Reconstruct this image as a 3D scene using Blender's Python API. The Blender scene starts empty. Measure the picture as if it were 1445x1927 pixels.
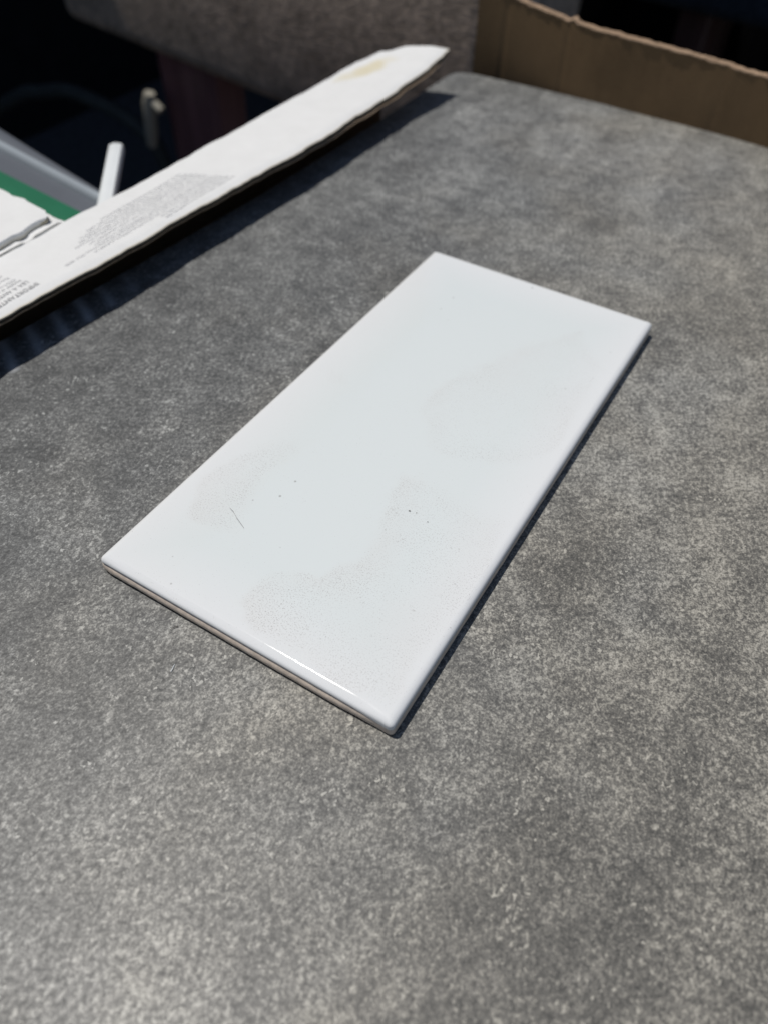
import bpy, bmesh, math, random
from mathutils import Vector, Matrix, noise as mnoise

random.seed(7)
scene = bpy.context.scene
COL = scene.collection
R_ = math.radians

# ------------------------------------------------------------------ camera
cam_d = bpy.data.cameras.new('camera')
cam = bpy.data.objects.new('camera', cam_d)
COL.objects.link(cam)
RV = ((0.8542285573983726, 0.5194617291316436, 0.02128576267502276),
      (0.40358292356960224, -0.6367494228069874, -0.6570167397852057),
      (-0.32774135461993104, 0.5698330321440929, -0.7535754241931293))
ax = Vector(RV[0]); ay = -Vector(RV[1]); az = -Vector(RV[2])
CPOS = Vector((0.10545092, -0.05684970, 0.14091152))
M = Matrix(((ax.x, ay.x, az.x, CPOS.x), (ax.y, ay.y, az.y, CPOS.y), (ax.z, ay.z, az.z, CPOS.z), (0, 0, 0, 1)))
cam.matrix_world = M
cam_d.sensor_fit = 'VERTICAL'
cam_d.sensor_height = 9.24
cam_d.lens = 1430.0 / 1927.0 * 9.24
cam_d.clip_start = 0.005
cam_d.clip_end = 200
cam_d.dof.use_dof = True
cam_d.dof.focus_distance = 0.168
cam_d.dof.aperture_fstop = cam_d.lens / 2.2
scene.camera = cam

# ------------------------------------------------------------------ light
SUN = Vector((-0.35, -0.035, 1.0)).normalized()
elev = math.asin(SUN.z)
world = bpy.data.worlds.new('World')
scene.world = world
world.use_nodes = True
wn = world.node_tree.nodes; wl = world.node_tree.links
for n in list(wn): wn.remove(n)
sky = wn.new('ShaderNodeTexSky'); sky.sky_type = 'NISHITA'; sky.sun_disc = False
sky.sun_elevation = elev
sky.sun_rotation = math.atan2(SUN.x, SUN.y)
sky.air_density = 1.0; sky.dust_density = 0.6; sky.ozone_density = 1.0
bg = wn.new('ShaderNodeBackground'); bg.inputs['Strength'].default_value = 0.055
wo = wn.new('ShaderNodeOutputWorld')
wl.new(sky.outputs[0], bg.inputs[0]); wl.new(bg.outputs[0], wo.inputs[0])
sun_d = bpy.data.lights.new('sun', 'SUN'); sun_d.energy = 3.0; sun_d.angle = R_(0.53)
sun_d.color = (1.0, 0.965, 0.91)
sun = bpy.data.objects.new('sun', sun_d); COL.objects.link(sun)
sun.rotation_euler = SUN.to_track_quat('Z', 'Y').to_euler()
sun.location = SUN * 5
scene.view_settings.view_transform = 'Standard'
scene.view_settings.look = 'None'
scene.view_settings.exposure = 0.0
scene.view_settings.gamma = 1.0

# ------------------------------------------------------------------ helpers
def tag(o, label=None, cat=None, group=None, kind=None):
    if label: o['label'] = label
    if cat: o['category'] = cat
    if group: o['group'] = group
    if kind: o['kind'] = kind
    return o

def empty(name, loc=(0, 0, 0)):
    o = bpy.data.objects.new(name, None); COL.objects.link(o); o.location = loc
    o.empty_display_size = 0.02
    return o

def obj(name, bm, mat, parent=None, smooth=False, angle=None):
    me = bpy.data.meshes.new(name)
    bmesh.ops.recalc_face_normals(bm, faces=bm.faces[:])
    bm.to_mesh(me); bm.free()
    o = bpy.data.objects.new(name, me); COL.objects.link(o)
    if mat: me.materials.append(mat)
    if smooth:
        for p in me.polygons: p.use_smooth = True
        if angle is not None:
            me.set_sharp_from_angle(angle=R_(angle))
    if parent:
        o.parent = parent
        o.matrix_parent_inverse = Matrix.Translation(-parent.location) if parent.type == 'EMPTY' else Matrix()
    return o

def nz(x, y, z, s, seed=0.0):
    return mnoise.noise(Vector((x * s + seed, y * s - seed * 1.7, z * s + seed * 0.3)))

def prism(bm, pts, z0, z1):
    """closed polygon (x,y) between heights z0 and z1 (numbers or callables)"""
    f0 = z0 if callable(z0) else (lambda x, y: z0)
    f1 = z1 if callable(z1) else (lambda x, y: z1)
    lo = [bm.verts.new((x, y, f0(x, y))) for x, y in pts]
    hi = [bm.verts.new((x, y, f1(x, y))) for x, y in pts]
    n = len(pts)
    bm.faces.new(hi); bm.faces.new(lo[::-1])
    for i in range(n):
        j = (i + 1) % n
        bm.faces.new((lo[i], lo[j], hi[j], hi[i]))
    return bm

def tube(bm, pts, r, seg=10, cap=True, radii=None):
    pts = [Vector(p) for p in pts]
    rings = []
    up = Vector((0.13, 0.31, 0.94)).normalized()
    for i, p in enumerate(pts):
        t = (pts[min(i + 1, len(pts) - 1)] - pts[max(i - 1, 0)]).normalized()
        a = t.cross(up)
        if a.length < 1e-4: a = t.cross(Vector((1, 0, 0)))
        a.normalize(); b = t.cross(a)
        rr = radii[i] if radii else r
        rings.append([bm.verts.new(p + a * rr * math.cos(2 * math.pi * k / seg) + b * rr * math.sin(2 * math.pi * k / seg)) for k in range(seg)])
    for i in range(len(rings) - 1):
        for k in range(seg):
            bm.faces.new((rings[i][k], rings[i][(k + 1) % seg], rings[i + 1][(k + 1) % seg], rings[i + 1][k]))
    if cap:
        bm.faces.new(rings[0][::-1]); bm.faces.new(rings[-1])
    return rings

# ------------------------------------------------------------------ materials
def newmat(name, rough=0.6, spec=0.5):
    m = bpy.data.materials.new(name); m.use_nodes = True
    nt = m.node_tree
    b = nt.nodes['Principled BSDF']
    b.inputs['Roughness'].default_value = rough
    b.inputs['Specular IOR Level'].default_value = spec
    return m, nt, b

class G:
    """tiny node helper"""
    def __init__(s, nt): s.nt = nt; s.tc = nt.nodes.new('ShaderNodeTexCoord')
    def n(s, t, **k):
        nd = s.nt.nodes.new(t)
        for a, v in k.items(): setattr(nd, a, v)
        return nd
    def link(s, a, b): s.nt.links.new(a, b)
    def mapping(s, scale=(1, 1, 1), rot=(0, 0, 0), loc=(0, 0, 0)):
        mp = s.n('ShaderNodeMapping'); s.link(s.tc.outputs['Object'], mp.inputs[0])
        mp.inputs['Scale'].default_value = scale; mp.inputs['Rotation'].default_value = rot
        mp.inputs['Location'].default_value = loc
        return mp.outputs[0]
    def noise(s, scale, detail=2, rough=0.5, vec=None, dist=0.0, lac=2.0):
        nd = s.n('ShaderNodeTexNoise'); nd.inputs['Scale'].default_value = scale
        nd.inputs['Detail'].default_value = detail; nd.inputs['Roughness'].default_value = rough
        nd.inputs['Distortion'].default_value = dist; nd.inputs['Lacunarity'].default_value = lac
        s.link(vec if vec else s.tc.outputs['Object'], nd.inputs['Vector'])
        return nd.outputs['Fac']
    def vor(s, scale, rand=1.0, vec=None, out='Distance'):
        nd = s.n('ShaderNodeTexVoronoi'); nd.inputs['Scale'].default_value = scale
        nd.inputs['Randomness'].default_value = rand
        s.link(vec if vec else s.tc.outputs['Object'], nd.inputs['Vector'])
        return nd.outputs[out]
    def ramp(s, fac, stops, interp='LINEAR'):
        r = s.n('ShaderNodeValToRGB'); r.color_ramp.interpolation = interp
        el = r.color_ramp.elements
        while len(el) < len(stops): el.new(0.5)
        for e, (p, c) in zip(el, stops):
            e.position = p
            e.color = (c, c, c, 1) if not hasattr(c, '__len__') else (*c, 1)
        s.link(fac, r.inputs[0]); return r.outputs[0]
    def math(s, op, a, b=None, c=None, clamp=False):
        m = s.n('ShaderNodeMath', operation=op); m.use_clamp = clamp
        for i, v in enumerate((a, b, c)):
            if v is None: continue
            if isinstance(v, (int, float)): m.inputs[i].default_value = v
            else: s.link(v, m.inputs[i])
        return m.outputs[0]
    def mix(s, fac, a, b, blend='MIX'):
        m = s.n('ShaderNodeMix', data_type='RGBA', blend_type=blend)
        for i, v in ((0, fac), (6, a), (7, b)):
            if isinstance(v, (int, float)): m.inputs[i].default_value = v if i == 0 else (v, v, v, 1)
            elif isinstance(v, tuple): m.inputs[i].default_value = (*v, 1)
            else: s.link(v, m.inputs[i])
        return m.outputs[2]
    def bump(s, h, strength, dist, b, prev=None):
        bp = s.n('ShaderNodeBump'); bp.inputs['Strength'].default_value = strength
        bp.inputs['Distance'].default_value = dist
        s.link(h, bp.inputs['Height'])
        if prev: s.link(prev, bp.inputs['Normal'])
        if b: s.link(bp.outputs[0], b.inputs['Normal'])
        return bp.outputs[0]
    def attr(s, name):
        a = s.n('ShaderNodeAttribute'); a.attribute_name = name
        return a.outputs['Fac']

def slab_material():
    m, nt, b = newmat('speckled grey stone print', 0.5, 0.5)
    g = G(nt)
    squash = g.mapping(scale=(1.0, 0.8, 1.0), rot=(0, 0, R_(-28)))
    big = g.noise(13, 4, 0.55, dist=0.6)
    mid = g.noise(60, 5, 0.62, dist=0.4)
    blot = g.noise(240, 4, 0.62)
    fine = g.noise(1050, 3, 0.65, vec=squash)
    vfine = g.noise(2300, 2, 0.6)
    streak = g.noise(20, 4, 0.6, vec=g.mapping(scale=(2.6, 0.62, 1.0), rot=(0, 0, R_(-30))), dist=0.5)
    s = g.math('MULTIPLY_ADD', big, -0.48, 0.24)
    s = g.math('MULTIPLY_ADD', streak, 0.44, s)
    s = g.math('MULTIPLY_ADD', mid, 0.58, s)
    s = g.math('MULTIPLY_ADD', blot, 0.62, s)
    s = g.math('MULTIPLY_ADD', fine, 1.55, s)
    s = g.math('MULTIPLY_ADD', vfine, 1.15, s)
    sx = g.n('ShaderNodeSeparateXYZ'); g.link(g.tc.outputs['Object'], sx.inputs[0])
    drift = g.math('MULTIPLY_ADD', sx.outputs[0], 0.9, g.math('MULTIPLY', sx.outputs[1], 0.55))
    s = g.math('SUBTRACT', g.math('ADD', s, g.math('MINIMUM', g.math('MAXIMUM', drift, -0.1), 0.16)), 1.775)
    base = g.ramp(s, [(0.04, (0.052, 0.052, 0.052)), (0.34, (0.106, 0.105, 0.101)), (0.52, (0.168, 0.165, 0.157)),
                      (0.70, (0.290, 0.284, 0.264)), (0.95, (0.47, 0.46, 0.43))])
    # pale mineral flecks, clustered
    wob0 = g.n('ShaderNodeTexNoise'); wob0.inputs['Scale'].default_value = 1100; g.link(squash, wob0.inputs['Vector'])
    wv0 = g.n('ShaderNodeVectorMath', operation='MULTIPLY_ADD'); g.link(wob0.outputs['Color'], wv0.inputs[0]); wv0.inputs[1].default_value = (0.0022,) * 3
    g.link(squash, wv0.inputs[2])
    fl = g.vor(880, 1.0, vec=wv0.outputs[0])
    flm = g.ramp(fl, [(0.20, 1.0), (0.36, 0.0)])
    cl = g.ramp(g.noise(80, 4, 0.65, dist=0.5), [(0.42, 0.0), (0.58, 1.0)])
    cell = g.vor(880, 1.0, vec=wv0.outputs[0], out='Color')
    sep = g.n('ShaderNodeSeparateColor'); g.link(cell, sep.inputs[0])
    pick = g.ramp(sep.outputs[0], [(0.55, 0.0), (0.70, 1.0)])
    f = g.math('MULTIPLY', g.math('MULTIPLY', flm, cl), pick)
    base = g.mix(g.math('MULTIPLY', f, 0.9), base, (0.50, 0.49, 0.455))
    # scattered pale spots everywhere
    wob = g.n('ShaderNodeTexNoise'); wob.inputs['Scale'].default_value = 700; g.link(g.tc.outputs['Object'], wob.inputs['Vector'])
    wv = g.n('ShaderNodeVectorMath', operation='MULTIPLY_ADD'); g.link(wob.outputs['Color'], wv.inputs[0]); wv.inputs[1].default_value = (0.0022,) * 3
    g.link(g.tc.outputs['Object'], wv.inputs[2])
    sp = g.ramp(g.vor(240, 1.0, vec=wv.outputs[0]), [(0.05, 1.0), (0.17, 0.0)])
    cell2 = g.vor(240, 1.0, vec=wv.outputs[0], out='Color'); sep2 = g.n('ShaderNodeSeparateColor'); g.link(cell2, sep2.inputs[0])
    sp = g.math('MULTIPLY', sp, g.ramp(sep2.outputs[1], [(0.70, 0.0), (0.85, 1.0)]))
    base = g.mix(g.math('MULTIPLY', sp, 0.62), base, (0.55, 0.54, 0.50))
    # pale hair-like scratches, broken up
    vn = g.math('ABSOLUTE', g.math('SUBTRACT', g.noise(90, 5, 0.6, vec=g.mapping(scale=(2.0, 0.8, 1.0), rot=(0, 0, R_(-35))), dist=0.8), 0.5))
    vm = g.math('MULTIPLY', g.ramp(vn, [(0.0, 1.0), (0.016, 0.0)]), g.ramp(g.noise(130, 3, 0.6), [(0.52, 0.0), (0.66, 1.0)]))
    base = g.mix(g.math('MULTIPLY', vm, 0.55), base, (0.42, 0.41, 0.39))
    # few dark pits
    pt = g.ramp(g.vor(120, 1.0, vec=wv.outputs[0]), [(0.07, 1.0), (0.18, 0.0)])
    cell3 = g.vor(120, 1.0, vec=wv.outputs[0], out='Color'); sep3 = g.n('ShaderNodeSeparateColor'); g.link(cell3, sep3.inputs[0])
    pt = g.math('MULTIPLY', pt, g.ramp(sep3.outputs[2], [(0.80, 0.0), (0.9, 1.0)]))
    base = g.mix(g.math('MULTIPLY', pt, 0.5), base, (0.055, 0.055, 0.055))
    # tint drift: cool to warm along x, a lighting cast put into the colour
    tint = g.ramp(g.math('ADD', g.math('MULTIPLY', g.noise(26, 3, 0.5), 0.5), g.math('MULTIPLY_ADD', sx.outputs[0], 2.2, 0.16)), [(0.35, (0.97, 1.0, 1.03)), (0.66, (1.035, 1.0, 0.93))])
    base = g.mix(1.0, base, tint, 'MULTIPLY')
    # faint stripes of leaked light in the flap's shadow, painted into the colour
    st = g.attr('light_stripe')
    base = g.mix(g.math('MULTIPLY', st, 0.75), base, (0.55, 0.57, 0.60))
    g.link(base, b.inputs['Base Color'])
    rg = g.ramp(fine, [(0.3, 0.54), (0.7, 0.42)])
    g.link(rg, b.inputs['Roughness'])
    h = g.math('MULTIPLY_ADD', g.noise(900, 3, 0.6, vec=squash), 1.0, g.math('MULTIPLY', blot, 0.6))
    g.bump(h, 0.22, 0.0003, b)
    return m

def glaze_material():
    m, nt, b = newmat('white ceramic glaze', 0.14, 0.5)
    g = G(nt)
    dirt = g.attr('dirt')
    col = g.mix(g.attr('film'), (0.742, 0.785, 0.782), (0.815, 0.822, 0.825))
    wash = g.ramp(g.noise(45, 3, 0.5), [(0.35, 0.0), (0.7, 1.0)])
    haze = g.math('MULTIPLY', dirt, g.math('MULTIPLY_ADD', wash, 0.55, 0.02))
    col = g.mix(g.math('MULTIPLY', haze, 0.75), col, (0.712, 0.700, 0.682))
    # dust specks, dense inside the dried patches and sparse outside
    sp = g.noise(1900, 2, 0.7)
    patchy = g.noise(170, 4, 0.65, dist=0.5)
    dens = g.math('MULTIPLY', dirt, g.ramp(patchy, [(0.36, 0.15), (0.62, 1.0)]))
    thr = g.math('MULTIPLY_ADD', dens, -0.205, 0.775)
    k = g.math('MULTIPLY', g.math('SUBTRACT', sp, thr), 11.0, clamp=True)
    col = g.mix(g.math('MULTIPLY', k, 0.55), col, (0.33, 0.31, 0.29))
    sp2 = g.noise(3000, 1, 0.6)
    k2 = g.math('MULTIPLY', g.math('SUBTRACT', sp2, g.math('MULTIPLY_ADD', dirt, -0.185, 0.70)), 9.0, clamp=True)
    k2 = g.math('MULTIPLY', k2, g.ramp(g.noise(75, 4, 0.65), [(0.35, 0.25), (0.65, 1.0)]))
    col = g.mix(g.math('MULTIPLY', k2, 0.60), col, (0.40, 0.385, 0.37))
    # isolated darker grains
    v = g.vor(210, 1.0); cell = g.vor(210, 1.0, out='Color')
    sep = g.n('ShaderNodeSeparateColor'); g.link(cell, sep.inputs[0])
    one = g.math('MULTIPLY', g.ramp(v, [(0.045, 1.0), (0.085, 0.0)]), g.ramp(sep.outputs[0], [(0.86, 0.0), (0.9, 1.0)]))
    col = g.mix(g.math('MULTIPLY', one, 0.6), col, (0.25, 0.24, 0.22))
    g.link(col, b.inputs['Base Color'])
    r = g.math('MULTIPLY_ADD', dirt, 0.20, 0.045)
    g.link(r, b.inputs['Roughness'])
    g.bump(g.noise(70, 3, 0.5), 0.10, 0.0012, b)
    return m

def simple(name, c, rough=0.7, spec=0.4, nscale=200, amt=0.25, bump=0.0, bdist=0.0005, detail=4, scale=(1, 1, 1)):
    m, nt, b = newmat(name, rough, spec)
    g = G(nt)
    v = g.mapping(scale=scale)
    n = g.noise(nscale, detail, 0.6, vec=v)
    lo = tuple(x * (1 - amt) for x in c); hi = tuple(min(1, x * (1 + amt)) for x in c)
    g.link(g.ramp(n, [(0.3, lo), (0.7, hi)]), b.inputs['Base Color'])
    if bump: g.bump(n, bump, bdist, b)
    return m

def fabric(name, c1, c2, weave=520):
    m, nt, b = newmat(name, 0.95, 0.15)
    g = G(nt)
    v1 = g.mapping(scale=(0.35, 1.0, 1.0)); v2 = g.mapping(scale=(1.0, 1.0, 0.28))
    a = g.noise(weave, 2, 0.6, vec=v2); c = g.noise(weave, 2, 0.6, vec=v1)
    mot = g.noise(26, 5, 0.65, dist=0.6)
    cloud = g.noise(130, 4, 0.7)
    s = g.math('ADD', g.math('MULTIPLY', a, 0.5), g.math('MULTIPLY', c, 0.5))
    s = g.math('MULTIPLY_ADD', mot, 0.7, s)
    s = g.math('MULTIPLY_ADD', cloud, 0.9, s)
    s = g.math('SUBTRACT', s, 0.82)
    g.link(g.ramp(s, [(0.22, tuple(x * 0.5 for x in c1)), (0.5, c1), (0.78, c2)]), b.inputs['Base Color'])
    g.bump(g.math('ADD', a, c), 0.6, 0.001, b)
    return m

def card_brown(name, c=(0.40, 0.275, 0.165)):
    m, nt, b = newmat(name, 0.85, 0.2)
    g = G(nt)
    v = g.mapping(scale=(1.0, 1.0, 0.12))
    n = g.noise(160, 4, 0.6, vec=v); w = g.noise(22, 4, 0.6); fi = g.noise(900, 2, 0.6)
    s = g.math('MULTIPLY_ADD', n, 0.22, g.math('MULTIPLY_ADD', w, 0.75, g.math('MULTIPLY', fi, 0.25)))
    g.link(g.ramp(s, [(0.35, tuple(x * 0.62 for x in c)), (0.6, c), (0.8, tuple(x * 1.18 for x in c))]), b.inputs['Base Color'])
    g.bump(n, 0.10, 0.0006, b)
    return m

def card_white():
    m, nt, b = newmat('white coated card', 0.62, 0.3)
    g = G(nt)
    n = g.noise(120, 5, 0.6); w = g.noise(14, 3, 0.5); f = g.noise(700, 3, 0.6)
    s = g.math('MULTIPLY_ADD', n, 0.5, g.math('MULTIPLY_ADD', w, 0.3, g.math('MULTIPLY', f, 0.2)))
    col = g.ramp(s, [(0.3, (0.77, 0.768, 0.755)), (0.7, (0.85, 0.848, 0.838))])
    st = g.attr('stain')
    col = g.mix(g.math('MULTIPLY', st, g.ramp(g.noise(160, 3, 0.6), [(0.3, 0.65), (0.7, 0.95)])), col, (0.72, 0.65, 0.46))
    edge = g.attr('edge')
    col = g.mix(edge, col, (0.62, 0.54, 0.38))
    g.link(col, b.inputs['Base Color'])
    g.bump(s, 0.25, 0.0012, b)
    return m

M_slab = slab_material()
M_glaze = glaze_material()
M_clay = simple('fired tan clay', (0.68, 0.575, 0.48), 0.9, 0.2, 700, 0.16, 0.5, 0.0002)
M_white = card_white()
M_flute = simple('torn kraft corrugation', (0.34, 0.25, 0.17), 0.9, 0.2, 800, 0.35, 0.5, 0.0003)
M_brown = card_brown('brown cardboard', (0.205, 0.132, 0.070))
M_torn = simple('frayed light cardboard edge', (0.44, 0.31, 0.21), 0.95, 0.1, 900, 0.3, 0.8, 0.0006)
M_ink = simple('grey printing ink', (0.46, 0.46, 0.46), 0.7, 0.2, 900, 0.1)
M_ink2 = simple('pale grey printing ink', (0.70, 0.70, 0.70), 0.7, 0.2, 2600, 0.22)
M_fab = fabric('grey brown woven upholstery', (0.52, 0.41, 0.325), (0.84, 0.655, 0.51))
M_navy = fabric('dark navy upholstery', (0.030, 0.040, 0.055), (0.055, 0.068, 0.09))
M_leg = simple('dark red stained wood', (0.25, 0.125, 0.130), 0.45, 0.4, 60, 0.3, 0.2, 0.0006, scale=(1, 1, 0.1))
M_leg_dark = simple('dark brown stained wood', (0.075, 0.040, 0.036), 0.5, 0.4, 60, 0.3, 0.2, 0.0006, scale=(1, 1, 0.1))
M_black = simple('black shade backdrop', (0.0045, 0.0048, 0.006), 0.95, 0.1, 40, 0.3, 0.3, 0.002)  # near-black colour stands in for the deep shade behind the chairs
M_grey_pl = simple('grey translucent plastic', (0.125, 0.137, 0.160), 0.38, 0.5, 30, 0.08)
M_rim_glint = simple('grey plastic rim with painted glint', (0.36, 0.40, 0.44), 0.25, 0.5, 30, 0.08)  # paler than the bin: the bead's bright highlight is put into the colour
M_green = simple('green plastic', (0.016, 0.150, 0.078), 0.5, 0.4, 40, 0.12)
M_rod = simple('white plastic rod', (0.84, 0.87, 0.88), 0.4, 0.5, 60, 0.04)
M_beige = simple('beige plastic', (0.40, 0.375, 0.315), 0.5, 0.4, 60, 0.1)
M_hose = simple('dark green grey rubber', (0.045, 0.055, 0.055), 0.6, 0.4, 60, 0.2)
M_ground = simple('dark asphalt', (0.070, 0.074, 0.080), 0.9, 0.2, 90, 0.4, 0.5, 0.004)
M_hair = simple('dark fibre', (0.10, 0.08, 0.07), 0.6, 0.3, 300, 0.1)
M_crumb = simple('dark grit', (0.07, 0.065, 0.06), 0.8, 0.3, 900, 0.2)

GZ = -0.50

# ------------------------------------------------------------------ ground
bm = bmesh.new()
bmesh.ops.create_grid(bm, x_segments=40, y_segments=40, size=60)
for v in bm.verts: v.co.z = GZ
g_o = obj('ground', bm, M_ground); tag(g_o, kind='structure')

# ------------------------------------------------------------------ stone slab
edge_left = [(-0.0950, -0.20), (-0.0945, -0.03), (-0.0912, 0.02), (-0.0888, 0.05), (-0.0858, 0.085), (-0.0832, 0.118), (-0.0806, 0.155),
             (-0.0790, 0.20), (-0.0783, 0.25), (-0.0786, 0.298)]
corner = [(-0.0785, 0.3125), (-0.0773, 0.3168), (-0.0745, 0.3197), (-0.0690, 0.3215)]
back = [(-0.04, 0.3225), (0.0052, 0.3226), (0.0756, 0.3194), (0.16, 0.3150), (0.30, 0.3075)]
outline = edge_left + corner + back + [(0.31, -0.20)]
# fine grid so that the light-stripe attribute has somewhere to live; border follows the outline
bm = bmesh.new()
ol = bm.loops.layers.float_color
hi = [bm.verts.new((x, y, 0.0)) for x, y in outline]
mid = [bm.verts.new((x, y, -0.0006)) for x, y in outline]
lo = [bm.verts.new((x, y, -0.0095)) for x, y in outline]
cx, cy = 0.1, 0.06
for v in hi:
    d = Vector((cx - v.co.x, cy - v.co.y, 0)).normalized() * 0.0006
    v.co += d
n = len(outline)
for i in range(n):
    j = (i + 1) % n
    bm.faces.new((mid[i], mid[j], hi[j], hi[i])); bm.faces.new((lo[i], lo[j], mid[j], mid[i]))
bm.faces.new(lo[::-1])
# top: strip near the left edge is finely divided
top_l = hi[:10]
f_top = bm.faces.new(hi)
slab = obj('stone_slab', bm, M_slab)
me = slab.data
tag(slab, 'grey speckled stone-look slab that the white tile lies on', 'slab')

# painted light stripes as their own mesh attribute need vertices: rebuild the top near the edge
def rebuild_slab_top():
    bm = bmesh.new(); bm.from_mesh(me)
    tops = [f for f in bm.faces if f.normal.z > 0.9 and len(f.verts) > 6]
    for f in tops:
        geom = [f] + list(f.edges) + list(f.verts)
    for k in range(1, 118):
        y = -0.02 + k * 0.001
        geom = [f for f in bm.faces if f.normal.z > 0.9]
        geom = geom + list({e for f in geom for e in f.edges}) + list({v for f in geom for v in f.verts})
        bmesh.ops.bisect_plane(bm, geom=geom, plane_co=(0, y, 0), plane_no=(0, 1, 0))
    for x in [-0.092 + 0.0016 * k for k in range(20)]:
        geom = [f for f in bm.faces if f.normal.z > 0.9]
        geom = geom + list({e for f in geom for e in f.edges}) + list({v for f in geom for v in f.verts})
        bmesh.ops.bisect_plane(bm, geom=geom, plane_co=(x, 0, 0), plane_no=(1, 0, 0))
    lay = bm.verts.layers.float.new('light_stripe')
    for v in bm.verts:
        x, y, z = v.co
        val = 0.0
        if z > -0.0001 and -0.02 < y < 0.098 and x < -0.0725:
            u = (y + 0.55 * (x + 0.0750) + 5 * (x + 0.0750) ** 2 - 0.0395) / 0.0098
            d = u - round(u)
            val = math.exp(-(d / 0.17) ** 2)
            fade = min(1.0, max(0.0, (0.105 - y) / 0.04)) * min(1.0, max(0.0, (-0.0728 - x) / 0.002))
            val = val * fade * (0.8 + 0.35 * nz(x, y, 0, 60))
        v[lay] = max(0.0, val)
    bm.to_mesh(me); bm.free()
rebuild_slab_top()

# ------------------------------------------------------------------ white tile
W, L, T = 0.0768, 0.1563, 0.005
tile = empty('ceramic_tile', (W / 2, L / 2, 0))
tag(tile, 'glossy white rectangular ceramic tile with dusty smudges lying on the grey slab', 'tile')

RC = 0.0011
NX, NY, NA = 76, 155, 6
def rrect(inset):
    """loop of a rounded rectangle, point count fixed, corner radius shrinking with the inset"""
    r = max(RC - inset * 0.55, 0.0)
    x0, x1, y0, y1 = inset, W - inset, inset, L - inset
    pts = []
    def arc(cx, cy, a0):
        for k in range(1, NA): 
            a = a0 + (math.pi / 2) * k / NA
            pts.append((cx + r * math.cos(a), cy + r * math.sin(a)))
    for k in range(NX + 1): pts.append((x0 + r + (x1 - x0 - 2 * r) * k / NX, y0))
    arc(x1 - r, y0 + r, -math.pi / 2)
    for k in range(NY + 1): pts.append((x1, y0 + r + (y1 - y0 - 2 * r) * k / NY))
    arc(x1 - r, y1 - r, 0)
    for k in range(NX + 1): pts.append((x1 - r - (x1 - x0 - 2 * r) * k / NX, y1))
    arc(x0 + r, y1 - r, math.pi / 2)
    for k in range(NY + 1): pts.append((x0, y1 - r - (y1 - y0 - 2 * r) * k / NY))
    arc(x0 + r, y0 + r, math.pi)
    return pts
IN = 0.0021
def rim_wave(x, y):
    return 0.00012 * nz(x, y, 0, 55, 3.1) + 0.00008 * nz(x, y, 0, 160, 8.2)
def run_down(x, y):      # the glaze ran lower over the right long side and its corners
    t = max(0.0, min(1.0, (x - (W - 0.010)) / 0.009)); t = t * t * (3 - 2 * t)
    return 0.0013 * t
raw = [(0.0, 0.0)]
def go(a0, a1, length, n_):
    for k in range(n_):
        a_ = R_(a0 + (a1 - a0) * (k + 0.5) / n_); u_, d_ = raw[-1]
        raw.append((u_ + math.cos(a_) * length / n_, d_ + math.sin(a_) * length / n_))
go(0, 19, 0.00030, 6); go(19, 27, 0.0010, 3); go(27, 90, 0.00085, 8)
sc_ = IN / raw[-1][0]
rim_prof = [(IN - u_ * sc_, T - d_ * sc_) for u_, d_ in raw]
DROP = raw[-1][1] * sc_
NR = len(rim_prof)
rim_prof += [(0.00003, T - DROP - 0.00020), (0.00016, T - DROP - 0.00034), (0.00042, T - DROP - 0.00040)]
bm = bmesh.new()
loops = []
for k, (ins, z) in enumerate(rim_prof):
    w = min(1.0, k / 8)
    lp = []
    for (x, y) in rrect(ins):
        zz = z
        if k < NR:
            w_ab = (1.0 if y < 0.0022 else 0.0) * min(1.0, max(0.0, (W - 0.002 - x) / 0.007)) * min(1.0, max(0.0, (x - 0.001) / 0.006))
            u = min(1.0, max(0.0, (IN - ins) / IN))
            zz = w_ab * z + (1 - w_ab) * (T - DROP * (1 - math.sqrt(max(0.0, 1 - u ** 2.4))))
        if k >= NR - 2: zz += (rim_wave(x, y) - run_down(x, y)) * (k - NR + 3) / 5
        lp.append(bm.verts.new((x, y, zz)))
    loops.append(lp)
N = len(loops[0])
for a, b_ in zip(loops, loops[1:]):
    for i in range(N):
        j = (i + 1) % N
        bm.faces.new((a[i], b_[i], b_[j], a[j]))
# interior grid
for i in range(NX):
    for j in range(NY):
        xs = [IN + (W - 2 * IN) * t / NX for t in (i, i + 1)]; ys = [IN + (L - 2 * IN) * t / NY for t in (j, j + 1)]
        vs = [bm.verts.new((xs[0], ys[0], T)), bm.verts.new((xs[1], ys[0], T)), bm.verts.new((xs[1], ys[1], T)), bm.verts.new((xs[0], ys[1], T))]
        bm.faces.new(vs)
bmesh.ops.remove_doubles(bm, verts=bm.verts[:], dist=2e-6)
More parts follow.
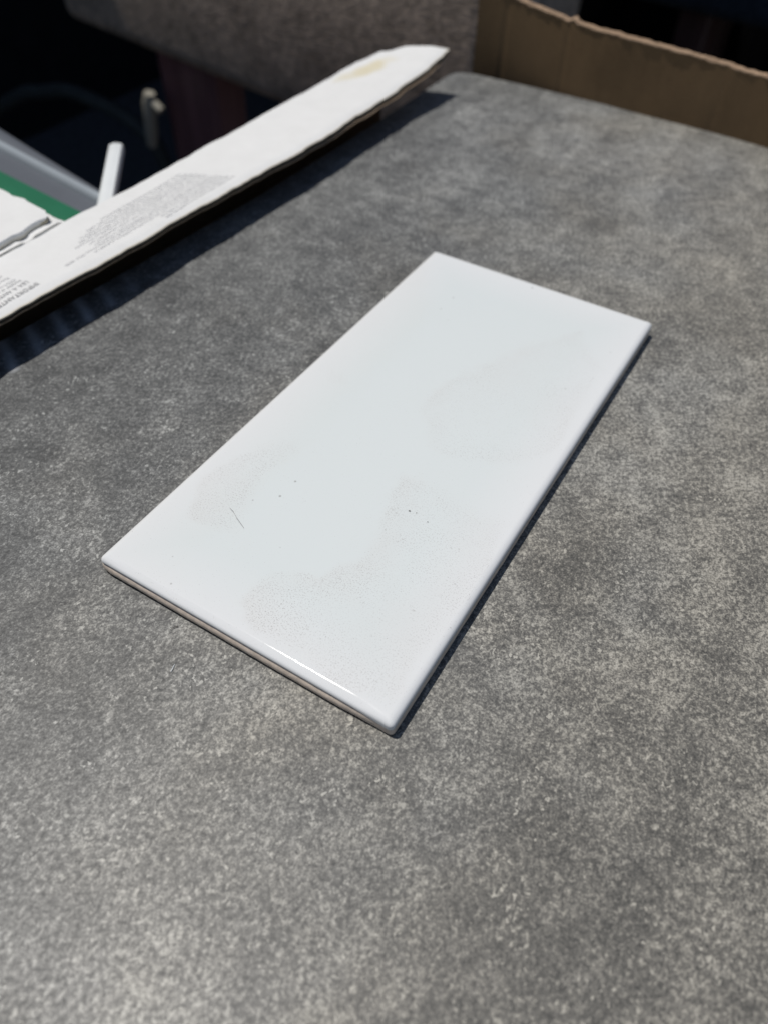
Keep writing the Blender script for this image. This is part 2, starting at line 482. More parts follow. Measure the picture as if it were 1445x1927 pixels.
# dirt: dried patches described as polygons on the tile face
PATCH = [
    ([(0.0440, 0.0590), (0.0480, 0.0615), (0.0575, 0.0612), (0.0680, 0.0600), (0.0752, 0.0590), (0.0755, 0.02), (0.0750, 0.0020), (0.040, 0.0020),
      (0.033, 0.0085), (0.0345, 0.0150), (0.0400, 0.0200), (0.0455, 0.0240), (0.0490, 0.0300), (0.0495, 0.0370), (0.0478, 0.0440), (0.0455, 0.0500)], 1.0),
    ([(0.0040, 0.0300), (0.0055, 0.0420), (0.0090, 0.0500), (0.0150, 0.0545), (0.0185, 0.0520), (0.0185, 0.0470), (0.0170, 0.0410), (0.0180, 0.0350),
      (0.0205, 0.0285), (0.0235, 0.0220), (0.0180, 0.0180), (0.0100, 0.0200)], 0.95),
    ([(0.0350, 0.0830), (0.0400, 0.0760), (0.0465, 0.0705), (0.0545, 0.0700), (0.0700, 0.0760), (0.0735, 0.09), (0.073, 0.125), (0.060, 0.140), (0.048, 0.128),
      (0.0400, 0.1080), (0.0355, 0.0950)], 0.70),
    ([(0.0050, 0.0830), (0.0120, 0.0850), (0.0150, 0.0800), (0.0100, 0.0770)], 0.5),
]
def seg_d(px, py, a, b_):
    ax_, ay_ = a; bx, by = b_
    dx, dy = bx - ax_, by - ay_
    t = max(0, min(1, ((px - ax_) * dx + (py - ay_) * dy) / (dx * dx + dy * dy)))
    return math.hypot(px - ax_ - t * dx, py - ay_ - t * dy)
def poly_sd(px, py, P):
    ins = False; d = 1e9
    for i in range(len(P)):
        a, b_ = P[i], P[(i + 1) % len(P)]
        d = min(d, seg_d(px, py, a, b_))
        if (a[1] > py) != (b_[1] > py) and px < (b_[0] - a[0]) * (py - a[1]) / (b_[1] - a[1]) + a[0]: ins = not ins
    return d if ins else -d
ld = bm.verts.layers.float.new('dirt'); lf = bm.verts.layers.float.new('film')
for v in bm.verts:
    x, y, z = v.co
    wx = x + 0.0016 * nz(x, y, 0, 140, 1.0) + 0.0007 * nz(x, y, 0, 420, 5.0)
    wy = y + 0.0016 * nz(x, y, 0, 140, 11.0) + 0.0007 * nz(x, y, 0, 420, 15.0)
    val = 0.0
    for P, s_ in PATCH:
        sd = poly_sd(wx, wy, P)
        e = max(0.0, min(1.0, (sd + 0.0006) / (0.0014 + 0.006 * max(0.0, nz(x, y, 0, 55, 21.0) + 0.1))))
        inner = 0.60 + 0.40 * math.exp(-max(0.0, sd) / 0.010) * (0.55 + 0.9 * max(0.0, min(0.5, nz(x, y, 0, 48, 31.0) + 0.25)))   # a drying rim: a little denser at its border
        val = max(val, e * s_ * inner)
    v[ld] = max(val, 0.10 + 0.12 * nz(x, y, 0, 35, 2.0))
    din = min(x, W - x, y, L - y)
    v[lf] = max(0.0, min(1.0, 1.0 - din / 0.017)) ** 1.2      # paler towards the rim
glaze = obj('glaze', bm, M_glaze, tile, smooth=True)
bm = bmesh.new()
zb = T - DROP - 0.00035
prof = [(0.0008, zb + 0.0002), (0.00042, zb - 0.0001), (0.00010, zb - 0.00035), (-0.00020, zb - 0.0009), (-0.00036, zb - 0.0014), (-0.00034, 0.00105), (-0.00005, 0.00075), (0.0010, 0.00040), (0.0018, 0.00002)]
loops = []
for k, (ins, z) in enumerate(prof):
    lp = []
    for x, y in rrect(max(ins, 0.0)):
        w = 0.00006 * nz(x, y, z, 380, 4.0) + 0.0001 * nz(x, y, z, 60, 9.0)
        # the pressed clay bellies out along the near short side
        out = -min(ins, 0.0) * max(0.0, 1 - y / 0.0008) * min(1.0, max(0.0, (W - 0.003 - x) / 0.010)) * min(1.0, max(0.0, x / 0.003))
        lp.append(bm.verts.new((x + w, y + w - out, max(0.00002, z))))
    loops.append(lp)
for a, b_ in zip(loops, loops[1:]):
    for i in range(N):
        j = (i + 1) % N
        bm.faces.new((a[i], b_[i], b_[j], a[j]))
bm.faces.new(loops[0]); bm.faces.new(loops[-1][::-1])
obj('clay_body', bm, M_clay, tile, smooth=True, angle=50)

tile.location += Vector((-0.0008, 0.0004, 0))
# bits lying on the tile and the slab
bm = bmesh.new()
tube(bm, [(0.0150, 0.0274, T + 0.0001), (0.0165, 0.0268, T + 0.0004), (0.0185, 0.0256, T + 0.0006), (0.0203, 0.0248, T + 0.0004), (0.0216, 0.0243, T + 0.0001)], 0.000036, 6)
tag(obj('hair', bm, M_hair), 'short curved dark hair lying on the left half of the white tile', 'hair')
def grit(name, loc, r, label, mat, seed):
    bm = bmesh.new(); bmesh.ops.create_icosphere(bm, subdivisions=2, radius=1)
    for v in bm.verts:
        k = 1 + 0.5 * nz(*v.co, 1.6, seed)
        v.co = Vector((v.co.x * r * 1.4 * k, v.co.y * r * k, v.co.z * r * 0.7 * k))
    o = obj(name, bm, mat, smooth=False); o.location = loc
    tag(o, label, 'grit', 'specks of grit on the tile'); return o
grit('grit_speck', (0.0513, 0.0494, T + 0.0001), 0.00017, 'largest dark grit speck on the tile, near the tip of the dusty patch', M_crumb, 1)
grit('grit_speck', (0.0530, 0.0497, T + 0.0001), 0.00010, 'brown grit speck just right of the largest dark speck on the tile', M_hair, 2)
grit('grit_speck', (0.0566, 0.0487, T + 0.0001), 0.00010, 'small dark grit speck on the tile right of the other two specks', M_crumb, 3)
bm = bmesh.new()
tube(bm, [(0.0229, -0.0038, 0.0002), (0.0233, -0.0029, 0.0004), (0.0237, -0.0021, 0.0002)], 0.00006, 6)
tag(obj('fibre', bm, M_hair), 'tiny dark fibre on the slab before the tile front edge', 'fibre')
bm = bmesh.new()
tube(bm, [(0.0299, -0.0113, 0.0002), (0.0297, -0.0104, 0.0004), (0.0294, -0.0096, 0.0002)], 0.00008, 6)
tag(obj('fibre', bm, M_rod), 'tiny pale splinter on the slab below the dark fibre', 'fibre')

# ------------------------------------------------------------------ white printed cardboard box with its folded flap
CRX = -0.1035
wbox = empty('white_cardboard_box', (-0.20, -0.05, GZ))
tag(wbox, 'white printed corrugated cardboard box with a long flap reaching over the slab', 'cardboard box')

def flap_z(x, y):
    z = 0.0138 + 0.00015 * nz(x, y, 0, 40, 2.2) + 0.00012 * nz(x, y, 0, 130, 6.0)
    if y > 0.235:
        t = (y - 0.235) / 0.057
        z += 0.0054 * t * t
    return z
def fr(y):      # front (right) cut edge of the flap, torn a little
    pts = [(-0.30, -0.0795), (0.04, -0.0776), (0.06, -0.0766), (0.08, -0.0752), (0.10, -0.0745), (0.112, -0.0750), (0.13, -0.0732), (0.152, -0.0730), (0.175, -0.0708),
           (0.20, -0.0704), (0.22, -0.0710), (0.255, -0.0702), (0.272, -0.0696), (0.286, -0.0688), (0.292, -0.0690)]
    for (a, xa), (b_, xb) in zip(pts, pts[1:]):
        if y <= b_:
            return xa + (xb - xa) * max(0, (y - a)) / (b_ - a) + 0.0005 * nz(y, 0, 0, 300, 1.0) + 0.0006 * nz(y, 0, 0, 75, 4.0) - 0.0014 * max(0.0, min(1.0, (0.12 - y) / 0.07))
    return pts[-1][1]
def bk(y):
    pts = [(-0.30, -0.1035), (0.07, -0.1035), (0.0915, -0.1035), (0.098, -0.1032), (0.116, -0.1022), (0.16, -0.1018), (0.22, -0.1018), (0.25, -0.1016), (0.262, -0.1005), (0.272, -0.0975),
           (0.2765, -0.0962), (0.279, -0.0925), (0.2835, -0.0895), (0.2865, -0.0868), (0.2878, -0.0820), (0.2896, -0.0790), (0.2918, -0.0694)]
    for (a, xa), (b_, xb) in zip(pts, pts[1:]):
        if y <= b_:
            return xa + (xb - xa) * max(0, (y - a)) / (b_ - a) + (0.00035 * nz(y, 5, 0, 200, 1.0) + 0.0005 * nz(y, 2, 0, 60, 7.0) if y > 0.095 else 0)
    return pts[-1][1]
YS = [-0.26 + 0.004 * k for k in range(60)]
YS = [y for y in YS if y < -0.025] + [-0.025 + 0.0015 * k for k in range(212)]
YS = [y for y in YS if y < 0.2915] + [0.2918]
NXF = 22
def sheet(zt, zb_, shrink_f=0.0, shrink_b=0.0, attrs=True):
    bm = bmesh.new()
    st = bm.verts.layers.float.new('stain'); ed = bm.verts.layers.float.new('edge')
    top, bot = [], []
    for y in YS:
        a, b_ = bk(y) + shrink_b, fr(y) - shrink_f - (0.0004 * abs(nz(y, 3, 0, 300, 3.0)) if shrink_f else 0)
        if not attrs: b_ += 0.0016 * max(0.0, min(1.0, (y - 0.12) / 0.1)) * max(0.0, min(1.0, (0.292 - y) / 0.012))
        if b_ < a + 0.0002: b_ = a + 0.0002
        rt, rb = [], []
        for k in range(NXF + 1):
            t = k / NXF; t = t - 0.10 * math.sin(2 * math.pi * t) / 1.0 * 0.6
            x = a + (b_ - a) * t
            z = flap_z(x, y)
            dipe = 0.0007 * max(0.0, 1 - (b_ - x) / 0.003) if attrs else 0      # crushed cut edge
            rt.append(bm.verts.new((x, y, z + zt - dipe))); rb.append(bm.verts.new((x, y, z + zb_ - dipe)))
        for v in rt + rb:
            sx, sy = (v.co.x + 0.0925 - 0.28 * (v.co.y - 0.2585)) / 0.0054, (v.co.y - 0.2585) / 0.0175
            q = math.hypot(sx, sy) + 0.35 * nz(v.co.x, v.co.y, 0, 170, 3.0)
            v[st] = max(0.0, min(1.0, (1.0 - q) / 0.45))
            v[ed] = max(0.0, 1 - (b_ - v.co.x) / 0.0008) * 0.8
        top.append(rt); bot.append(rb)
    for i in range(len(YS) - 1):
        for k in range(NXF):
            bm.faces.new((top[i][k], top[i][k + 1], top[i + 1][k + 1], top[i + 1][k]))
            bm.faces.new((bot[i][k], bot[i + 1][k], bot[i + 1][k + 1], bot[i][k + 1]))
        bm.faces.new((top[i][0], top[i + 1][0], bot[i + 1][0], bot[i][0]))
        bm.faces.new((top[i][-1], bot[i][-1], bot[i + 1][-1], top[i + 1][-1]))
    for r in (0, -1):
        for k in range(NXF):
            bm.faces.new((top[r][k], bot[r][k], bot[r][k + 1], top[r][k + 1]))
    return bm
flap = obj('flap', sheet(0.0, -0.0004), M_white, wbox, smooth=True, angle=40)
obj('inner_liner', sheet(-0.0025, -0.0029, 0.0005, 0.0, False), M_flute, flap, smooth=True, angle=40)
bm = bmesh.new()
rows = []
y = -0.26
while y < 0.2905:
    ph = math.sin(2 * math.pi * y / 0.0062)
    a, b_ = bk(y) + 0.0003, fr(y) - 0.0007 - 0.0006 * abs(nz(y, 8, 0, 240, 3.0))
    if b_ > a + 0.001:
        row = []
        for k in range(5):
            x = a + (b_ - a) * k / 4
            row.append(bm.verts.new((x, y, flap_z(x, y) - 0.00145 + 0.00095 * ph - (0.0005 if k == 4 else 0))))
        rows.append(row)
    y += 0.00078
for r0, r1 in zip(rows, rows[1:]):
    for k in range(4): bm.faces.new((r0[k], r0[k + 1], r1[k + 1], r1[k]))
bmesh.ops.solidify(bm, geom=bm.faces[:], thickness=0.0003)
obj('fluting', bm, M_flute, flap, smooth=True, angle=60)

# printing on the flap (ink is a thin film just above the card)
def ink_word_block(bm, x, y0, y1, h):
    y = y0
    while y - 0.0008 > y1:
        w = random.uniform(0.0014, 0.0052)
        w = min(w, y - y1)
        c = y
        while c > y - w:
            lw = random.uniform(0.00030, 0.00062); hh = h * random.choice((0.62, 0.62, 0.95, 1.0))
            zz = flap_z(x, c) + 0.00012
            off = -h * 0.25 if random.random() < 0.12 else 0
            vs = [bm.verts.new((x + off, c, zz)), bm.verts.new((x + off, c - lw, zz)), bm.verts.new((x + off + hh, c - lw, zz)), bm.verts.new((x + off + hh, c, zz))]
            bm.faces.new(vs)
            c -= lw + 0.00018
        y -= w + 0.0006
bm = bmesh.new()
for x, y0, y1 in [(-0.0950, 0.1375, 0.098), (-0.0934, 0.139, 0.090), (-0.0918, 0.140, 0.086), (-0.0902, 0.141, 0.0835), (-0.0886, 0.1415, 0.0800), (-0.0868, 0.142, 0.0850),
                  (-0.0850, 0.1425, 0.086), (-0.0836, 0.144, 0.071), (-0.0820, 0.1445, 0.083), (-0.0803, 0.146, 0.111), (-0.0786, 0.147, 0.1115)]:
    ink_word_block(bm, x, y0, y1, 0.0010)
for x, y0, y1 in [(-0.0905, 0.0590, -0.02), (-0.0928, 0.0585, -0.02), (-0.0950, 0.0580, 0.02), (-0.0972, 0.0575, 0.01)]:
    ink_word_block(bm, x, y0, y1, 0.0013)
for f in bm.faces:
    f.normal_update()
obj('small_print', bm, M_ink2, flap)
def printed(text, x, y, size, bold=0.0):
    c = bpy.data.curves.new('printed_line', 'FONT'); c.body = text; c.size = size; c.offset = bold; c.resolution_u = 2
    t = bpy.data.objects.new('printed_line', c); COL.objects.link(t)
    dg = bpy.context.evaluated_depsgraph_get()
    me_ = bpy.data.meshes.new_from_object(t.evaluated_get(dg))
    COL.objects.unlink(t); bpy.data.objects.remove(t)
    # reads from the far end toward the viewer, tops of the letters toward the slab
    for v in me_.vertices:
        lx, ly = v.co.x, v.co.y
        X, Y = x + ly, y - lx
        v.co = (X, Y, flap_z(X, Y) + 0.00015)
    me_.materials.append(M_ink)
    o = bpy.data.objects.new('printed_line', me_); COL.objects.link(o); o.parent = flap
    return o
printed('IMPORTANTE: LEA', -0.0836, 0.0612, 0.0024, 0.00006)
printed('LEA A ANTES DE', -0.0866, 0.0602, 0.0021, 0.00002)
printed('Instalar el piso', -0.0886, 0.0595, 0.0018)

# rest of the box: side wall below the crease, torn top panel and the raised flap over it
bm = bmesh.new()
prism(bm, [(CRX - 0.004, -0.26), (CRX, -0.26), (CRX, 0.0905), (CRX - 0.004, 0.0905)], GZ + 0.001, 0.0102)
prism(bm, [(CRX - 0.004, 0.0907), (CRX, 0.0907), (CRX + 0.003, 0.285), (CRX - 0.001, 0.285)], GZ + 0.001, 0.0085)
prism(bm, [(-0.30, 0.0865), (CRX - 0.0042, 0.0865), (CRX - 0.0042, 0.0905), (-0.30, 0.0905)], GZ + 0.001, 0.0098)
prism(bm, [(-0.304, -0.26), (-0.3002, -0.26), (-0.3002, 0.0905), (-0.304, 0.0905)], GZ + 0.001, 0.0098)
obj('side_wall', bm, M_brown, wbox)
def wob_sheet(name, outline_fn, z_fn, thick, nu, nv, mat, edge_side=None):
    bm = bmesh.new()
    st = bm.verts.layers.float.new('stain'); ed = bm.verts.layers.float.new('edge')
    top, bot = [], []
    for i in range(nu + 1):
        rt, rb = [], []
        for j in range(nv + 1):
            x, y = outline_fn(i / nu, j / nv)
            z = z_fn(x, y, i / nu, j / nv)
            vt = bm.verts.new((x, y, z)); vb = bm.verts.new((x, y, z - thick))
            e = 0.0
            if i == nu: e = max(e, 0.30)
            if j == nv: e = max(e, 0.45)
            vt[ed] = e; vb[ed] = 1.0
            rt.append(vt); rb.append(vb)
        top.append(rt); bot.append(rb)
    for i in range(nu):
        for j in range(nv):
            bm.faces.new((top[i][j], top[i + 1][j], top[i + 1][j + 1], top[i][j + 1]))
            bm.faces.new((bot[i][j], bot[i][j + 1], bot[i + 1][j + 1], bot[i + 1][j]))
    for i in range(nu):
        for j_ in (0, nv):
            bm.faces.new((top[i][j_], bot[i][j_], bot[i + 1][j_], top[i + 1][j_]))
    for j in range(nv):
        for i_ in (0, nu):
            bm.faces.new((top[i_][j], bot[i_][j], bot[i_][j + 1], top[i_][j + 1]))
    return obj(name, bm, mat, wbox, smooth=True, angle=50)
# torn panel left of the perforated crease; its lip stands up between the bridges
def tp(u, v):
    y = -0.26 + (0.0912 - -0.26) * (1 - (1 - v) ** 2.2)
    return (-0.30 + (CRX - 0.0002 + 0.30) * (1 - (1 - u) ** 2.0) + (0.0005 * nz(y, 0, 0, 150, 2.0) if u > 0.98 else 0), y + (0.0012 * nz(u * 0.2, 0, 0, 120, 3.0) if v > 0.98 else 0))
def bridge(y):
    d = min(abs(y - 0.0762), abs(y - 0.0915), abs(y - 0.0520), abs(y - 0.0300), abs(y - 0.008))
    return max(0.0, min(1.0, 1.0 - (d - 0.0012) / 0.0016))
def tz(x, y, u, v):
    lip = max(0.0, 1 - (CRX - x) / 0.006) * (0.0007 * (1 - bridge(y)) - 0.0001)
    return 0.0139 + 0.0003 * nz(x, y, 0, 70, 4.0) + lip + 0.0004 * max(0, (CRX - x) / 0.02) * 0
wob_sheet('torn_panel', tp, tz, 0.0032, 40, 170, M_white)
def up(u, v):
    y0, y1 = -0.2, 0.0872 + 0.0085 * (1 - u) ** 0.8 + 0.0012 * nz(u * 0.2, 3, 0, 90, 1.0)
    y = y0 + (y1 - y0) * (1 - (1 - v) ** 2.4)
    xr = -0.1062 - 0.0009 * nz(y, 1, 0, 130, 3.0) - 0.0008 * nz(y, 2, 0, 320, 5.0)
    q = max(0.0, (y - (y1 - 0.0035)) / 0.0035)
    xr -= 0.0022 * (1 - math.sqrt(max(0.0, 1 - q * q)))
    return (-0.28 + (xr + 0.28) * (1 - (1 - u) ** 2.4), y)
def uz(x, y, u, v):
    return 0.0163 + 0.0003 * nz(x, y, 0, 60, 8.0) - 0.0012 * max(0.0, (u - 0.93) / 0.07) ** 2 - 0.0012 * max(0.0, (v - 0.95) / 0.05) ** 2
wob_sheet('raised_flap', up, uz, 0.0011, 40, 120, M_white)

# ------------------------------------------------------------------ brown carton under the slab, its far flap standing up
carton = empty('brown_carton', (0.1, 0.1, GZ))
tag(carton, 'brown cardboard carton under the slab, its torn far wall standing behind the slab edge', 'carton')
bm = bmesh.new()
prism(bm, [(-0.068, -0.19), (0.29, -0.19), (0.29, 0.300), (-0.068, 0.312)], GZ + 0.001, -0.0098)
obj('carton_body', bm, M_brown, carton)
def wall_pt(s):        # foot line of the standing wall
    x = -0.0735 + s
    return Vector((x, 0.3292 - 0.085 * max(0.0, s) + 0.0008 * math.sin(s * 60) + 0.0009 * nz(s, 0, 0, 25, 2.0), 0))
def wall_top(s):
    pts = [(0.0, 0.0395), (0.004, 0.0360), (0.012, 0.0345), (0.030, 0.0316), (0.0478, 0.0296), (0.0497, 0.0312), (0.0515, 0.0296), (0.07, 0.0290), (0.10, 0.0282), (0.122, 0.0274), (0.124, 0.0267), (0.137, 0.0262), (0.16, 0.0250), (0.30, 0.0200)]
    for (a, za), (b_, zb2) in zip(pts, pts[1:]):
        if s <= b_: return za + (zb2 - za) * max(0, s - a) / (b_ - a) + 0.0003 * nz(s, 0, 0, 300, 5.0)
    return 0.018
SS = [0.001 * k for k in range(0, 140)] + [0.14 + 0.005 * k for k in range(0, 33)]
creases = (0.0155, 0.0485, 0.1228, 0.165)
bm = bmesh.new()
fr_, bk_ = [], []
NZ = 14
for s in SS:
    p = wall_pt(s); zt = wall_top(s)
    cr = sum(math.exp(-((s - c) / 0.0012) ** 2) for c in creases)
    f_, b2 = [], []
    for k in range(NZ + 1):
        t = k / NZ
        z = -0.10 + (zt - 0.0009 + 0.10) * t
        x = p.x + (0.0006 * nz(z, 0, 0, 120, 3.0) * (1 if s < 0.0005 else 0))
        dy = 0.00022 * math.exp(-((s - 0.0155) / 0.0014) ** 2) + 0.0003 * math.exp(-((s - 0.0485) / 0.0010) ** 2) * min(1.0, max(0.0, 0.4 + 1.5 * nz(s, z, 0, 60, 1.0))) + 0.0003 * cr * (0.4 + 0.6 * nz(s, z, 0, 30, 1.0)) + 0.0004 * nz(s, z, 0, 45, 6.0) - 0.002 * (t - 0.7) * 0
        f_.append(bm.verts.new((x, p.y + dy, z))); b2.append(bm.verts.new((x, p.y + dy + 0.0034, z)))
    fr_.append(f_); bk_.append(b2)
for i in range(len(SS) - 1):
    for k in range(NZ):
        bm.faces.new((fr_[i][k], fr_[i + 1][k], fr_[i + 1][k + 1], fr_[i][k + 1]))
        bm.faces.new((bk_[i][k], bk_[i][k + 1], bk_[i + 1][k + 1], bk_[i + 1][k]))
    bm.faces.new((fr_[i][NZ], fr_[i + 1][NZ], bk_[i + 1][NZ], bk_[i][NZ]))
for e in (0, -1):
    for k in range(NZ): bm.faces.new((fr_[e][k], fr_[e][k + 1], bk_[e][k + 1], bk_[e][k]))
far_wall = obj('far_wall', bm, M_brown, carton, smooth=True, angle=50)
# frayed top edge: two torn liners and the fluting between
bm = bmesh.new()
for off, r in ((0.0003, 0.00055), (0.0017, 0.0007), (0.0031, 0.00055)):
    pts, rad = [], []
    for s in SS:
        p = wall_pt(s)
        cr = sum(math.exp(-((s - c) / 0.0012) ** 2) for c in creases)
        pts.append((p.x, p.y + off + 0.0003 * cr + 0.0003 * nz(s, off * 900, 0, 240, 3.0), wall_top(s) - 0.0007 + 0.0004 * nz(s, off * 700, 0, 420, 8.0)))
        rad.append(r * (1 + 0.35 * nz(s, off * 500, 0, 500, 1.0)))
    tube(bm, pts, r, 6, radii=rad)
obj('torn_edge', bm, M_torn, far_wall, smooth=True)

# ------------------------------------------------------------------ chairs
def rounded_block(bm, lx, ly, z0, z1, rv, rh, bulge=0.0, seg=8):
    """cushion: local x in [0,lx], y in [0,ly], rounded corners"""
    prof = []
    for k in range(seg + 1):
        a = math.pi / 2 * k / seg
        prof.append((rv * (1 - math.sin(a)), z0 + rv * (1 - math.cos(a)) if False else z0 + rv - rv * math.cos(a)))
    side = [((rv - rv * math.sin(math.pi / 2 * k / seg)), z0 + rv - rv * math.cos(math.pi / 2 * k / seg)) for k in range(seg + 1)]
    top = [((rv - rv * math.cos(math.pi / 2 * k / seg)), z1 - rv + rv * math.sin(math.pi / 2 * k / seg)) for k in range(seg + 1)]
    pr = side + [(-bulge * math.sin(math.pi * t / 6), z0 + rv + (z1 - z0 - 2 * rv) * t / 6) for t in range(1, 6)] + top
    loops = []
    for ins, z in pr:
        r = max(rh - ins, 0.002); pts = []
        for (cx_, cy_, a0) in ((lx - ins - r, ins + r, -90), (lx - ins - r, ly - ins - r, 0), (ins + r, ly - ins - r, 90), (ins + r, ins + r, 180)):
            for k in range(seg + 1):
                a = R_(a0 + 90 * k / seg)
                pts.append((cx_ + r * math.cos(a), cy_ + r * math.sin(a)))
        loops.append([bm.verts.new((x, y, z)) for x, y in pts])
    n_ = len(loops[0])
    for a, b_ in zip(loops, loops[1:]):
        for i in range(n_):
            j = (i + 1) % n_
            bm.faces.new((a[i], a[j], b_[j], b_[i]))
    bm.faces.new(loops[0][::-1]); bm.faces.new(loops[-1])

def leg_bm(x, y, w, d, z0, z1, taper=0.75):
    bm = bmesh.new()
    rows = []
    for z, s in ((z1, 1.0), ((z0 + z1) / 2, 0.9), (z0, taper)):
        c = 0.18
        hw, hd = w / 2 * s, d / 2 * s
        pts = [(-hw, -hd * (1 - c)), (-hw * (1 - c), -hd), (hw * (1 - c), -hd), (hw, -hd * (1 - c)), (hw, hd * (1 - c)), (hw * (1 - c), hd), (-hw * (1 - c), hd), (-hw, hd * (1 - c))]
        rows.append([bm.verts.new((x + a, y + b_, z)) for a, b_ in pts])
    for r0, r1 in zip(rows, rows[1:]):
        for k in range(8): bm.faces.new((r0[k], r0[(k + 1) % 8], r1[(k + 1) % 8], r1[k]))
    bm.faces.new(rows[0]); bm.faces.new(rows[-1][::-1])
    return bm

def chair(name, label, origin, rotz, lx, ly, z0, z1, mat, legs, wood, rail=None):
    t = empty(name, (origin[0], origin[1], GZ)); t.rotation_euler = (0, 0, rotz)
    tag(t, label, 'chair', 'upholstered chairs behind the slab')
    def part(nm, bm, m, sm=True):
        o = obj(nm, bm, m, None, smooth=sm, angle=50); o.parent = t; return o
    bm = bmesh.new(); rounded_block(bm, lx, ly, z0 - GZ, z1 - GZ, 0.014, 0.018, 0.004); part('front_rail' if rail else 'seat', bm, mat)
    if rail:
        bm = bmesh.new(); rounded_block(bm, rail[0], rail[1], z0 - GZ + 0.006, z1 - GZ - 0.004, 0.014, 0.03, 0.0)
        for v in bm.verts: v.co += Vector((0.03, ly - 0.004, 0))
        part('seat', bm, mat)
    for x, y, w, d in legs:
        part('leg', leg_bm(x, y, w, d, 0.0, z0 - GZ + 0.003), wood, False)
    return t
# local x runs left to right along the near side of each seat
ang1 = math.atan2(-0.18, 0.984)
o1 = Vector((-0.6335, 0.5375))
chair('chair', 'chair with grey brown woven seat and dark red legs behind the white flap', o1, ang1, 0.530, 0.062, -0.1205, 0.055, M_fab,
      [(0.170, 0.036, 0.088, 0.040), (0.440, 0.040, 0.060, 0.040), (0.06, 0.33, 0.05, 0.05), (0.36, 0.33, 0.05, 0.05)], M_leg, (0.37, 0.30))
ang2 = math.atan2(-0.158, 0.987)
o2 = Vector((-0.24, 0.838))
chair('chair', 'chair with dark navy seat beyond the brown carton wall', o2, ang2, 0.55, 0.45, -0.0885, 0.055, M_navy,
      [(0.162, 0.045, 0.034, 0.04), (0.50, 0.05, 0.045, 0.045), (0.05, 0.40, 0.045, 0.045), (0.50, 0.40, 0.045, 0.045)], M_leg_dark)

# ------------------------------------------------------------------ black backdrop added behind everything to stand in for deep shade
bm = bmesh.new()
rows = []
for i in range(221):
    x = -1.22 + 3.0 * i / 220
    col_ = []
    for z in (GZ + 0.004, -0.3, -0.1, 0.1, 0.3, 0.5):
        y = 1.34 - 0.10 * (x + 0.2) * 0.3 + 0.02 * math.sin(x * 23 + 2 * nz(x, 0, 0, 3)) + 0.03 * nz(x, z, 0, 5) 
        col_.append(bm.verts.new((x, y, z)))
    rows.append(col_)
for a, b_ in zip(rows, rows[1:]):
    for k in range(5): bm.faces.new((a[k], b_[k], b_[k + 1], a[k + 1]))
bmesh.ops.solidify(bm, geom=bm.faces[:], thickness=0.002)
cl = obj('shade_backdrop', bm, M_black, smooth=True)
tag(cl, 'black backdrop added to stand in for deep shade behind the chairs', 'backdrop')

# ------------------------------------------------------------------ wall added at the far left to shade the ground under the chairs
bm = bmesh.new()
prism(bm, [(-1.42, -1.6), (-1.24, -1.6), (-1.24, 2.6), (-1.42, 2.6)], GZ + 0.001, 1.95)
dw = obj('added_shade_wall', bm, simple('dark shade wall', (0.016, 0.016, 0.018), 0.8, 0.2, 25, 0.25, 0.3, 0.003))
tag(dw, 'tall dark wall added left of the chairs to shade the ground', 'wall')

# ------------------------------------------------------------------ grey bin with green lid
bin_ = empty('storage_bin', (-0.26, 0.13, GZ))
tag(bin_, 'grey plastic storage bin with green lid behind the white cardboard box', 'storage bin')
zl = -0.005
def strip(name, near, far, z0, z1, mat, rnd=0.0):
    bm = bmesh.new()
    n_ = 24; rows = []
    for i in range(n_ + 1):
        t = i / n_
        a = Vector(near[0]).lerp(Vector(near[1]), t); b_ = Vector(far[0]).lerp(Vector(far[1]), t)
        sec = []
        for k in range(9):
            u = k / 8; p = a.lerp(b_, u)
            sec.append(bm.verts.new((p.x, p.y, z1 + rnd * (math.sin(math.pi * u) ** 0.6 if 0 < u < 1 else 0))))
        sec.append(bm.verts.new((b_.x, b_.y, z0))); sec.append(bm.verts.new((a.x, a.y, z0)))
        rows.append(sec)
    m_ = len(rows[0])
    for r0, r1 in zip(rows, rows[1:]):
        for k in range(m_): bm.faces.new((r0[k], r1[k], r1[(k + 1) % m_], r0[(k + 1) % m_]))
    bm.faces.new(rows[0]); bm.faces.new(rows[-1][::-1])
    return obj(name, bm, mat, bin_, smooth=True, angle=40)
XL = -0.42
def ext(p, q):    # extend a line to x = XL on the left
    (x0, y0), (x1, y1) = p, q
    return ((XL, y0 + (y1 - y0) * (XL - x0) / (x1 - x0)), q)
outer = ext((-0.221, 0.1570), (-0.1265, 0.1355)); h_o = ext((-0.208, 0.1462), (-0.1265, 0.1335)); h_i = ext((-0.202, 0.1408), (-0.1265, 0.1292))
g_t = ext((-0.184, 0.1262), (-0.1265, 0.1195)); g_n = ((XL, 0.0945), (-0.1265, 0.0935))
strip('rim', h_o, outer, zl - 0.02, zl - 0.0015, M_grey_pl, 0.0015)
strip('rim_bead', h_i, h_o, zl - 0.02, zl, M_rim_glint, 0.0022)
strip('inner_ledge', g_t, h_i, zl - 0.02, zl - 0.001, M_grey_pl, 0.0)
strip('lid', g_n, g_t, zl - 0.02, zl + 0.001, M_green, 0.0006)
bm = bmesh.new()
prism(bm, [(XL + 0.01, 0.098), (-0.131, 0.098), (-0.131, 0.128), (XL + 0.01, 0.180)], GZ + 0.001, zl - 0.0203)
obj('bin_body', bm, M_grey_pl, bin_)

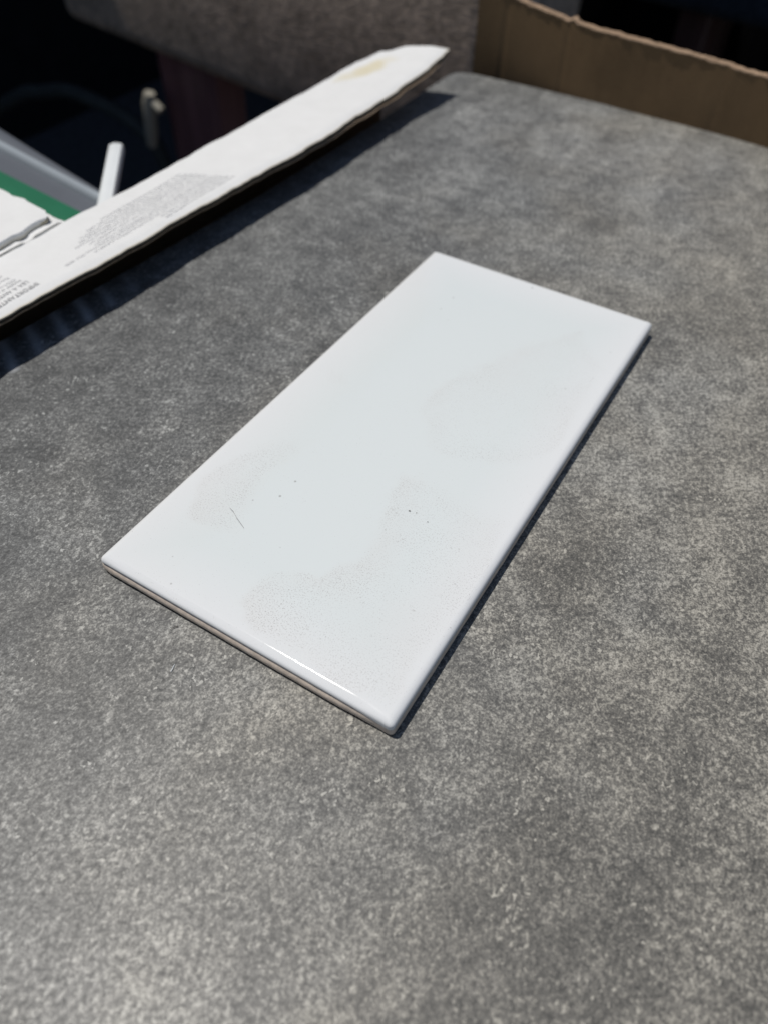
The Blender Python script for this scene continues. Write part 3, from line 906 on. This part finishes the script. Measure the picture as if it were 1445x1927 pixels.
# ------------------------------------------------------------------ white rod, beige tube, hose
bm = bmesh.new()
a = Vector((-0.1180, 0.1180, 0.0007)); b_ = Vector((-0.1562, 0.1640, 0.0007))
dv = (b_ - a).normalized(); sd_ = Vector((dv.y, -dv.x, 0)); hw = 0.0030
sec = [(-1, -0.0033), (1, -0.0033), (1, -0.0008), (0.8, 0.0), (0.3, 0.0002), (0.0, 0.0004), (-0.4, 0.0003), (-0.8, 0.0), (-1, -0.0008)]
rw = []
for t in (0.0, 0.25, 0.5, 0.75, 0.985, 1.0):
    p = a.lerp(b_, t); k = 0.9 if t == 1.0 else 1.0
    rw.append([bm.verts.new(p + sd_ * hw * u * k + Vector((0, 0, h if t < 1 else h - 0.0003))) for u, h in sec])
for r0, r1 in zip(rw, rw[1:]):
    for k in range(len(sec)): bm.faces.new((r0[k], r0[(k + 1) % len(sec)], r1[(k + 1) % len(sec)], r1[k]))
bm.faces.new(rw[0][::-1]); bm.faces.new(rw[-1])
rod = obj('plastic_strip', bm, M_rod, smooth=True, angle=40)
tag(rod, 'narrow white plastic strip sticking out behind the white cardboard flap', 'strip')
bm = bmesh.new()
tube(bm, [(-0.5060, 0.505, -0.205), (-0.5020, 0.504, -0.190), (-0.4955, 0.503, -0.160), (-0.4935, 0.5035, -0.152)], 0.0066, 14, radii=[0.0052, 0.0066, 0.0066, 0.0052])
tube(bm, [(-0.4945, 0.503, -0.158), (-0.4875, 0.503, -0.162), (-0.4815, 0.503, -0.166)], 0.0042, 10)
bt = obj('beige_tube', bm, M_beige, smooth=True, angle=50)
tag(bt, 'short beige plastic tube with a hooked top beside the dark red chair leg', 'tube')
bm = bmesh.new()
hp = [(-1.10, 0.54, GZ + 0.01), (-0.90, 0.54, -0.31), (-0.745, 0.53, -0.218), (-0.690, 0.53, -0.200), (-0.645, 0.53, -0.190), (-0.590, 0.53, -0.194), (-0.545, 0.53, -0.207), (-0.520, 0.53, -0.235), (-0.51, 0.53, -0.33), (-0.51, 0.53, GZ + 0.01)]
# smooth the hose with a Catmull-Rom pass
sm = []
V_ = [Vector(p) for p in hp]
for i in range(len(V_) - 1):
    p0, p1, p2, p3 = V_[max(i - 1, 0)], V_[i], V_[i + 1], V_[min(i + 2, len(V_) - 1)]
    for k in range(6):
        t = k / 6
        sm.append(0.5 * ((2 * p1) + (p2 - p0) * t + (2 * p0 - 5 * p1 + 4 * p2 - p3) * t * t + (3 * p1 - p0 - 3 * p2 + p3) * t ** 3))
sm.append(V_[-1])
tube(bm, sm, 0.0075, 10)
ho = obj('hose', bm, M_hose, smooth=True)
tag(ho, 'dim dark rubber hose arching in the shade under the grey brown chair', 'hose')
